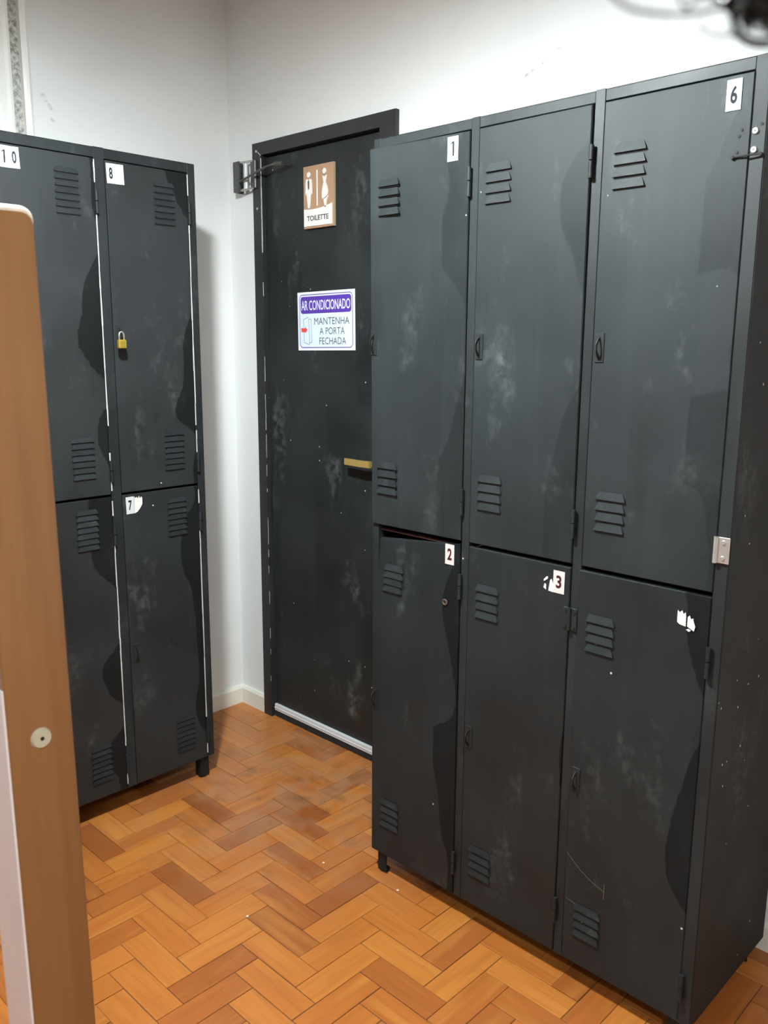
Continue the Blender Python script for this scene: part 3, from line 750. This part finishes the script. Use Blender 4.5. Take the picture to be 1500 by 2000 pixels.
# pale chipped edges along the hinge gaps of this locker
for j, (y, sd) in enumerate(((-.4735, 5), (-.7740, 9))):
    mb = MB()
    for (a, b_, f) in ((1.895, 1.955, 1.0), (1.12, 1.81, .93), (1.03, 1.06, .8), (.955, 1.0, 1.0), (.22, .865, .93), (.09, .125, .8)): chips(mb, ly(y), -.0035, a, b_, .0005, .0022, .0042, f, sd + int(a * 100), .14)
    o = mb.obj('chipped_edge', M['chip'], CL); o['label'] = 'bare metal line where the paint has chipped off'; o['kind'] = 'stuff'

# brass padlock through the hasp of door 8
pl = tag(empty('padlock', (LXF + .0395, -.7365, 1.4445)), 'small brass padlock hanging from the hasp of door 8', 'padlock')
MB().box(-.0065, .0065, -.0115, .0115, 0, .0245, bev=.0028, seg=2).obj('lock_body', M['gold'], pl)
mb = MB(); mb.tube([(0, -.0075, .022)] + [(0, -.0075 * math.cos(a * math.pi / 10), .036 + .010 * math.sin(a * math.pi / 10)) for a in range(11)] + [(0, .0075, .022)], .0022, 8)
mb.obj('shackle', M['steel'], pl, smooth=True)
MB().cyl((0, 0, -.0008), (0, 0, .001), .0045, 12).obj('keyway', M['void'], pl)

# ------------------------------------------------------------------ white casing high on the left wall
wc = tag(empty('wall_casing', (0, -.741, 2.03)), 'white plastic wall casing with a grimy slot above locker door 10', 'wall casing')
ZT = .58
mb = MB()
prof = [(.0, 0), (.020, 0), (.032, -.004), (.036, -.012), (.034, -.020), (.030, -.028)]
mb.prism([(px, py) for px, py in prof] + [(0, -.028)], 0, ZT, 'z'); mb.obj('outer_rim', M['plastic'], wc, smooth=False)
mb = MB(); mb.prism([(0, -.060), (.026, -.060), (.034, -.064), (.036, -.072), (.030, -.080), (.034, -.100), (.036, -.180), (.0, -.180)], 0, ZT, 'z'); mb.obj('inner_rim', M['plastic'], wc)
MB().box(0, .012, -.060, -.028, .0, ZT).obj('slot_mesh', M['grille'], wc)
mb = MB(); mb.box(0, .031, -.062, -.026, ZT - .14, ZT, bev=.003); mb.obj('slot_cap', M['plastic'], wc)
mb = MB(); mb.box(0, .031, -.062, -.026, 0, .028, bev=.003); mb.obj('slot_cap', M['plastic'], wc)

# ------------------------------------------------------------------ wooden post in the left foreground
PX, PY, PT = 1.919, -1.6845, 1.5905
ps = tag(empty('wooden_post', (PX, PY, 0), (math.radians(.35), math.radians(-.35), 0)), 'tall varnished brown wooden post in the left foreground', 'post')
mb = MB(); wd, tk = .0700, .0720; r_ = .011
def post_outline(it, isd):      # it: how far the top is cut down, isd: how far the sides are cut in
    A = [math.pi / 2 * k / 6 for k in range(7)]; top = PT - it
    return [(isd, 0), (wd - isd, 0)] + [(wd - isd - r_ + r_ * math.cos(a), top - r_ + r_ * math.sin(a)) for a in A] + [(isd + r_ - r_ * math.sin(a), top - r_ + r_ * math.cos(a)) for a in A]
rings = []
for x, it, isd in ((-tk, 0, .002), (-tk + .002, 0, 0), (-.0065, 0, 0), (-.0040, .0008, 0), (-.0016, .0032, .0006), (0, .0065, .002)):
    rings.append([mb.bm.verts.new((x, y, z)) for y, z in post_outline(it, isd)])
n = len(rings[0])
for q_, (a, c_) in enumerate(zip(rings, rings[1:])):
    for k in range(n):
        f = mb.bm.faces.new([a[k], a[(k + 1) % n], c_[(k + 1) % n], c_[k]])
        if q_ >= 2 and 2 <= k <= 14: f.material_index = 1  # paler material on the rounded top front edge
mb.bm.faces.new(rings[0]); mb.bm.faces.new(rings[-1])
mb.obj('post_body', [M['post'], M['post_edge']], ps)
MB().box(-.0705, -.0015, -.0022, .0006, .004, 1.115, bev=.0008).obj('side_strip', M['post_strip'], ps)['label'] = 'pale pinkish strip on the near side of the post'  # plain pale strip laid over the lower near face
mb = MB(); cy, cz = -1.6509 - PY, 1.0532
mb.cyl((.0, cy, cz), (.0035, cy, cz), .0112, 24, r2=.0098); mb.cyl((.0034, cy, cz), (.0040, cy, cz), .0022, 10, mi=1)
mb.obj('screw_cap', [M['cap'], M['void']], ps)['label'] = 'pale plastic screw cap'

# ------------------------------------------------------------------ pendant lamps (above the picture)
for (lpos, glow), lab in zip(LAMPS, ('white pendant lamp in the bay between the two lockers', 'unseen white pendant lamp added behind the camera as fill light')):
    lp = tag(empty('pendant_lamp', lpos), lab, 'lamp', 'pendant lamps')
    top = CEIL - lpos[2]
    m, nt, b = nmat('lit_bulb'); b.inputs['Base Color'].default_value = (.9, .9, .88, 1)
    b.inputs['Emission Color'].default_value = (*LAMP_COL, 1); b.inputs['Emission Strength'].default_value = glow
    mb = MB(); bmesh.ops.create_uvsphere(mb.bm, u_segments=24, v_segments=14, radius=BULB_R); mb.obj('bulb', m, lp, smooth=True)
    mb = MB(); prof = [(.020, .105), (.045, .100), (.10, .060), (SHADE_R, -SHADE_DROP), (SHADE_R + .004, -SHADE_DROP), (.104, .066), (.047, .106), (.020, .111)]
    rings = [[mb.bm.verts.new((r_ * math.cos(2 * math.pi * k / 32), r_ * math.sin(2 * math.pi * k / 32), z)) for k in range(32)] for r_, z in prof]
    for a, c_ in zip(rings, rings[1:] + rings[:1]):
        for k in range(32): mb.bm.faces.new([a[k], a[(k + 1) % 32], c_[(k + 1) % 32], c_[k]])
    mb.obj('shade', M['plastic'], lp, smooth=True)
    MB().cyl((0, 0, .040), (0, 0, .12), .019, 16).obj('socket', M['plastic'], lp)
    MB().cyl((0, 0, .12), (0, 0, top - .02), .0035, 8).obj('cord', M['plastic'], lp)
    MB().cyl((0, 0, top - .03), (0, 0, top), .045, 20, r2=.055).obj('canopy', M['plastic'], lp)

# ------------------------------------------------------------------ stray hair close to the camera
def near_pt(u, v, dist):
    d = FW + RT * ((u - 750) / FPX) - UP * ((v - 1000) / FPX); return CAM + d * dist
hb = MB(); q = random.Random(21)
def strand(px, dist0, r):
    pts = [near_pt(u, v, dist0 + .004 * math.sin(k)) for k, (u, v) in enumerate(px)]
    hb.tube(pts, r, 5)
def curve(ctrl, n=14):
    out = []
    for i in range(len(ctrl) - 1):
        p0 = ctrl[max(i - 1, 0)]; p1 = ctrl[i]; p2 = ctrl[i + 1]; p3 = ctrl[min(i + 2, len(ctrl) - 1)]
        for k in range(n):
            t = k / n
            out.append(tuple(.5 * (2 * p1[j] + (p2[j] - p0[j]) * t + (2 * p0[j] - 5 * p1[j] + 4 * p2[j] - p3[j]) * t * t + (-p0[j] + 3 * p1[j] - 3 * p2[j] + p3[j]) * t ** 3) for j in (0, 1)))
    return out + [ctrl[-1]]
strand(curve([(1185, -20), (1225, 14), (1290, 27), (1360, 26), (1430, 6), (1500, -40)]), .16, .00045)
strand(curve([(1322, -40), (1330, 5), (1345, 14), (1362, -10), (1380, -50)]), .165, .00035)
strand(curve([(1440, -20), (1428, 30), (1440, 72), (1475, 90), (1530, 88), (1580, 60)]), .16, .00050)
for k in range(330):
    cx = 1530 + q.gauss(0, 48); cy = -30 + q.gauss(0, 34); rad = q.uniform(12, 62); a0 = q.uniform(0, 6.3); sw_ = q.uniform(2.5, 5.5); sq = q.uniform(.5, 1)
    strand([(cx + rad * math.cos(a0 + sw_ * t / 14) + 6 * t / 14, cy + rad * sq * math.sin(a0 + sw_ * t / 14)) for t in range(15)], .16 + q.uniform(-.012, .015), q.uniform(.0003, .0006))
tag(hb.obj('hair_lock', M['hair']), 'dark curly hair strands hanging into the upper right corner, close to the camera', 'hair', kind='stuff')
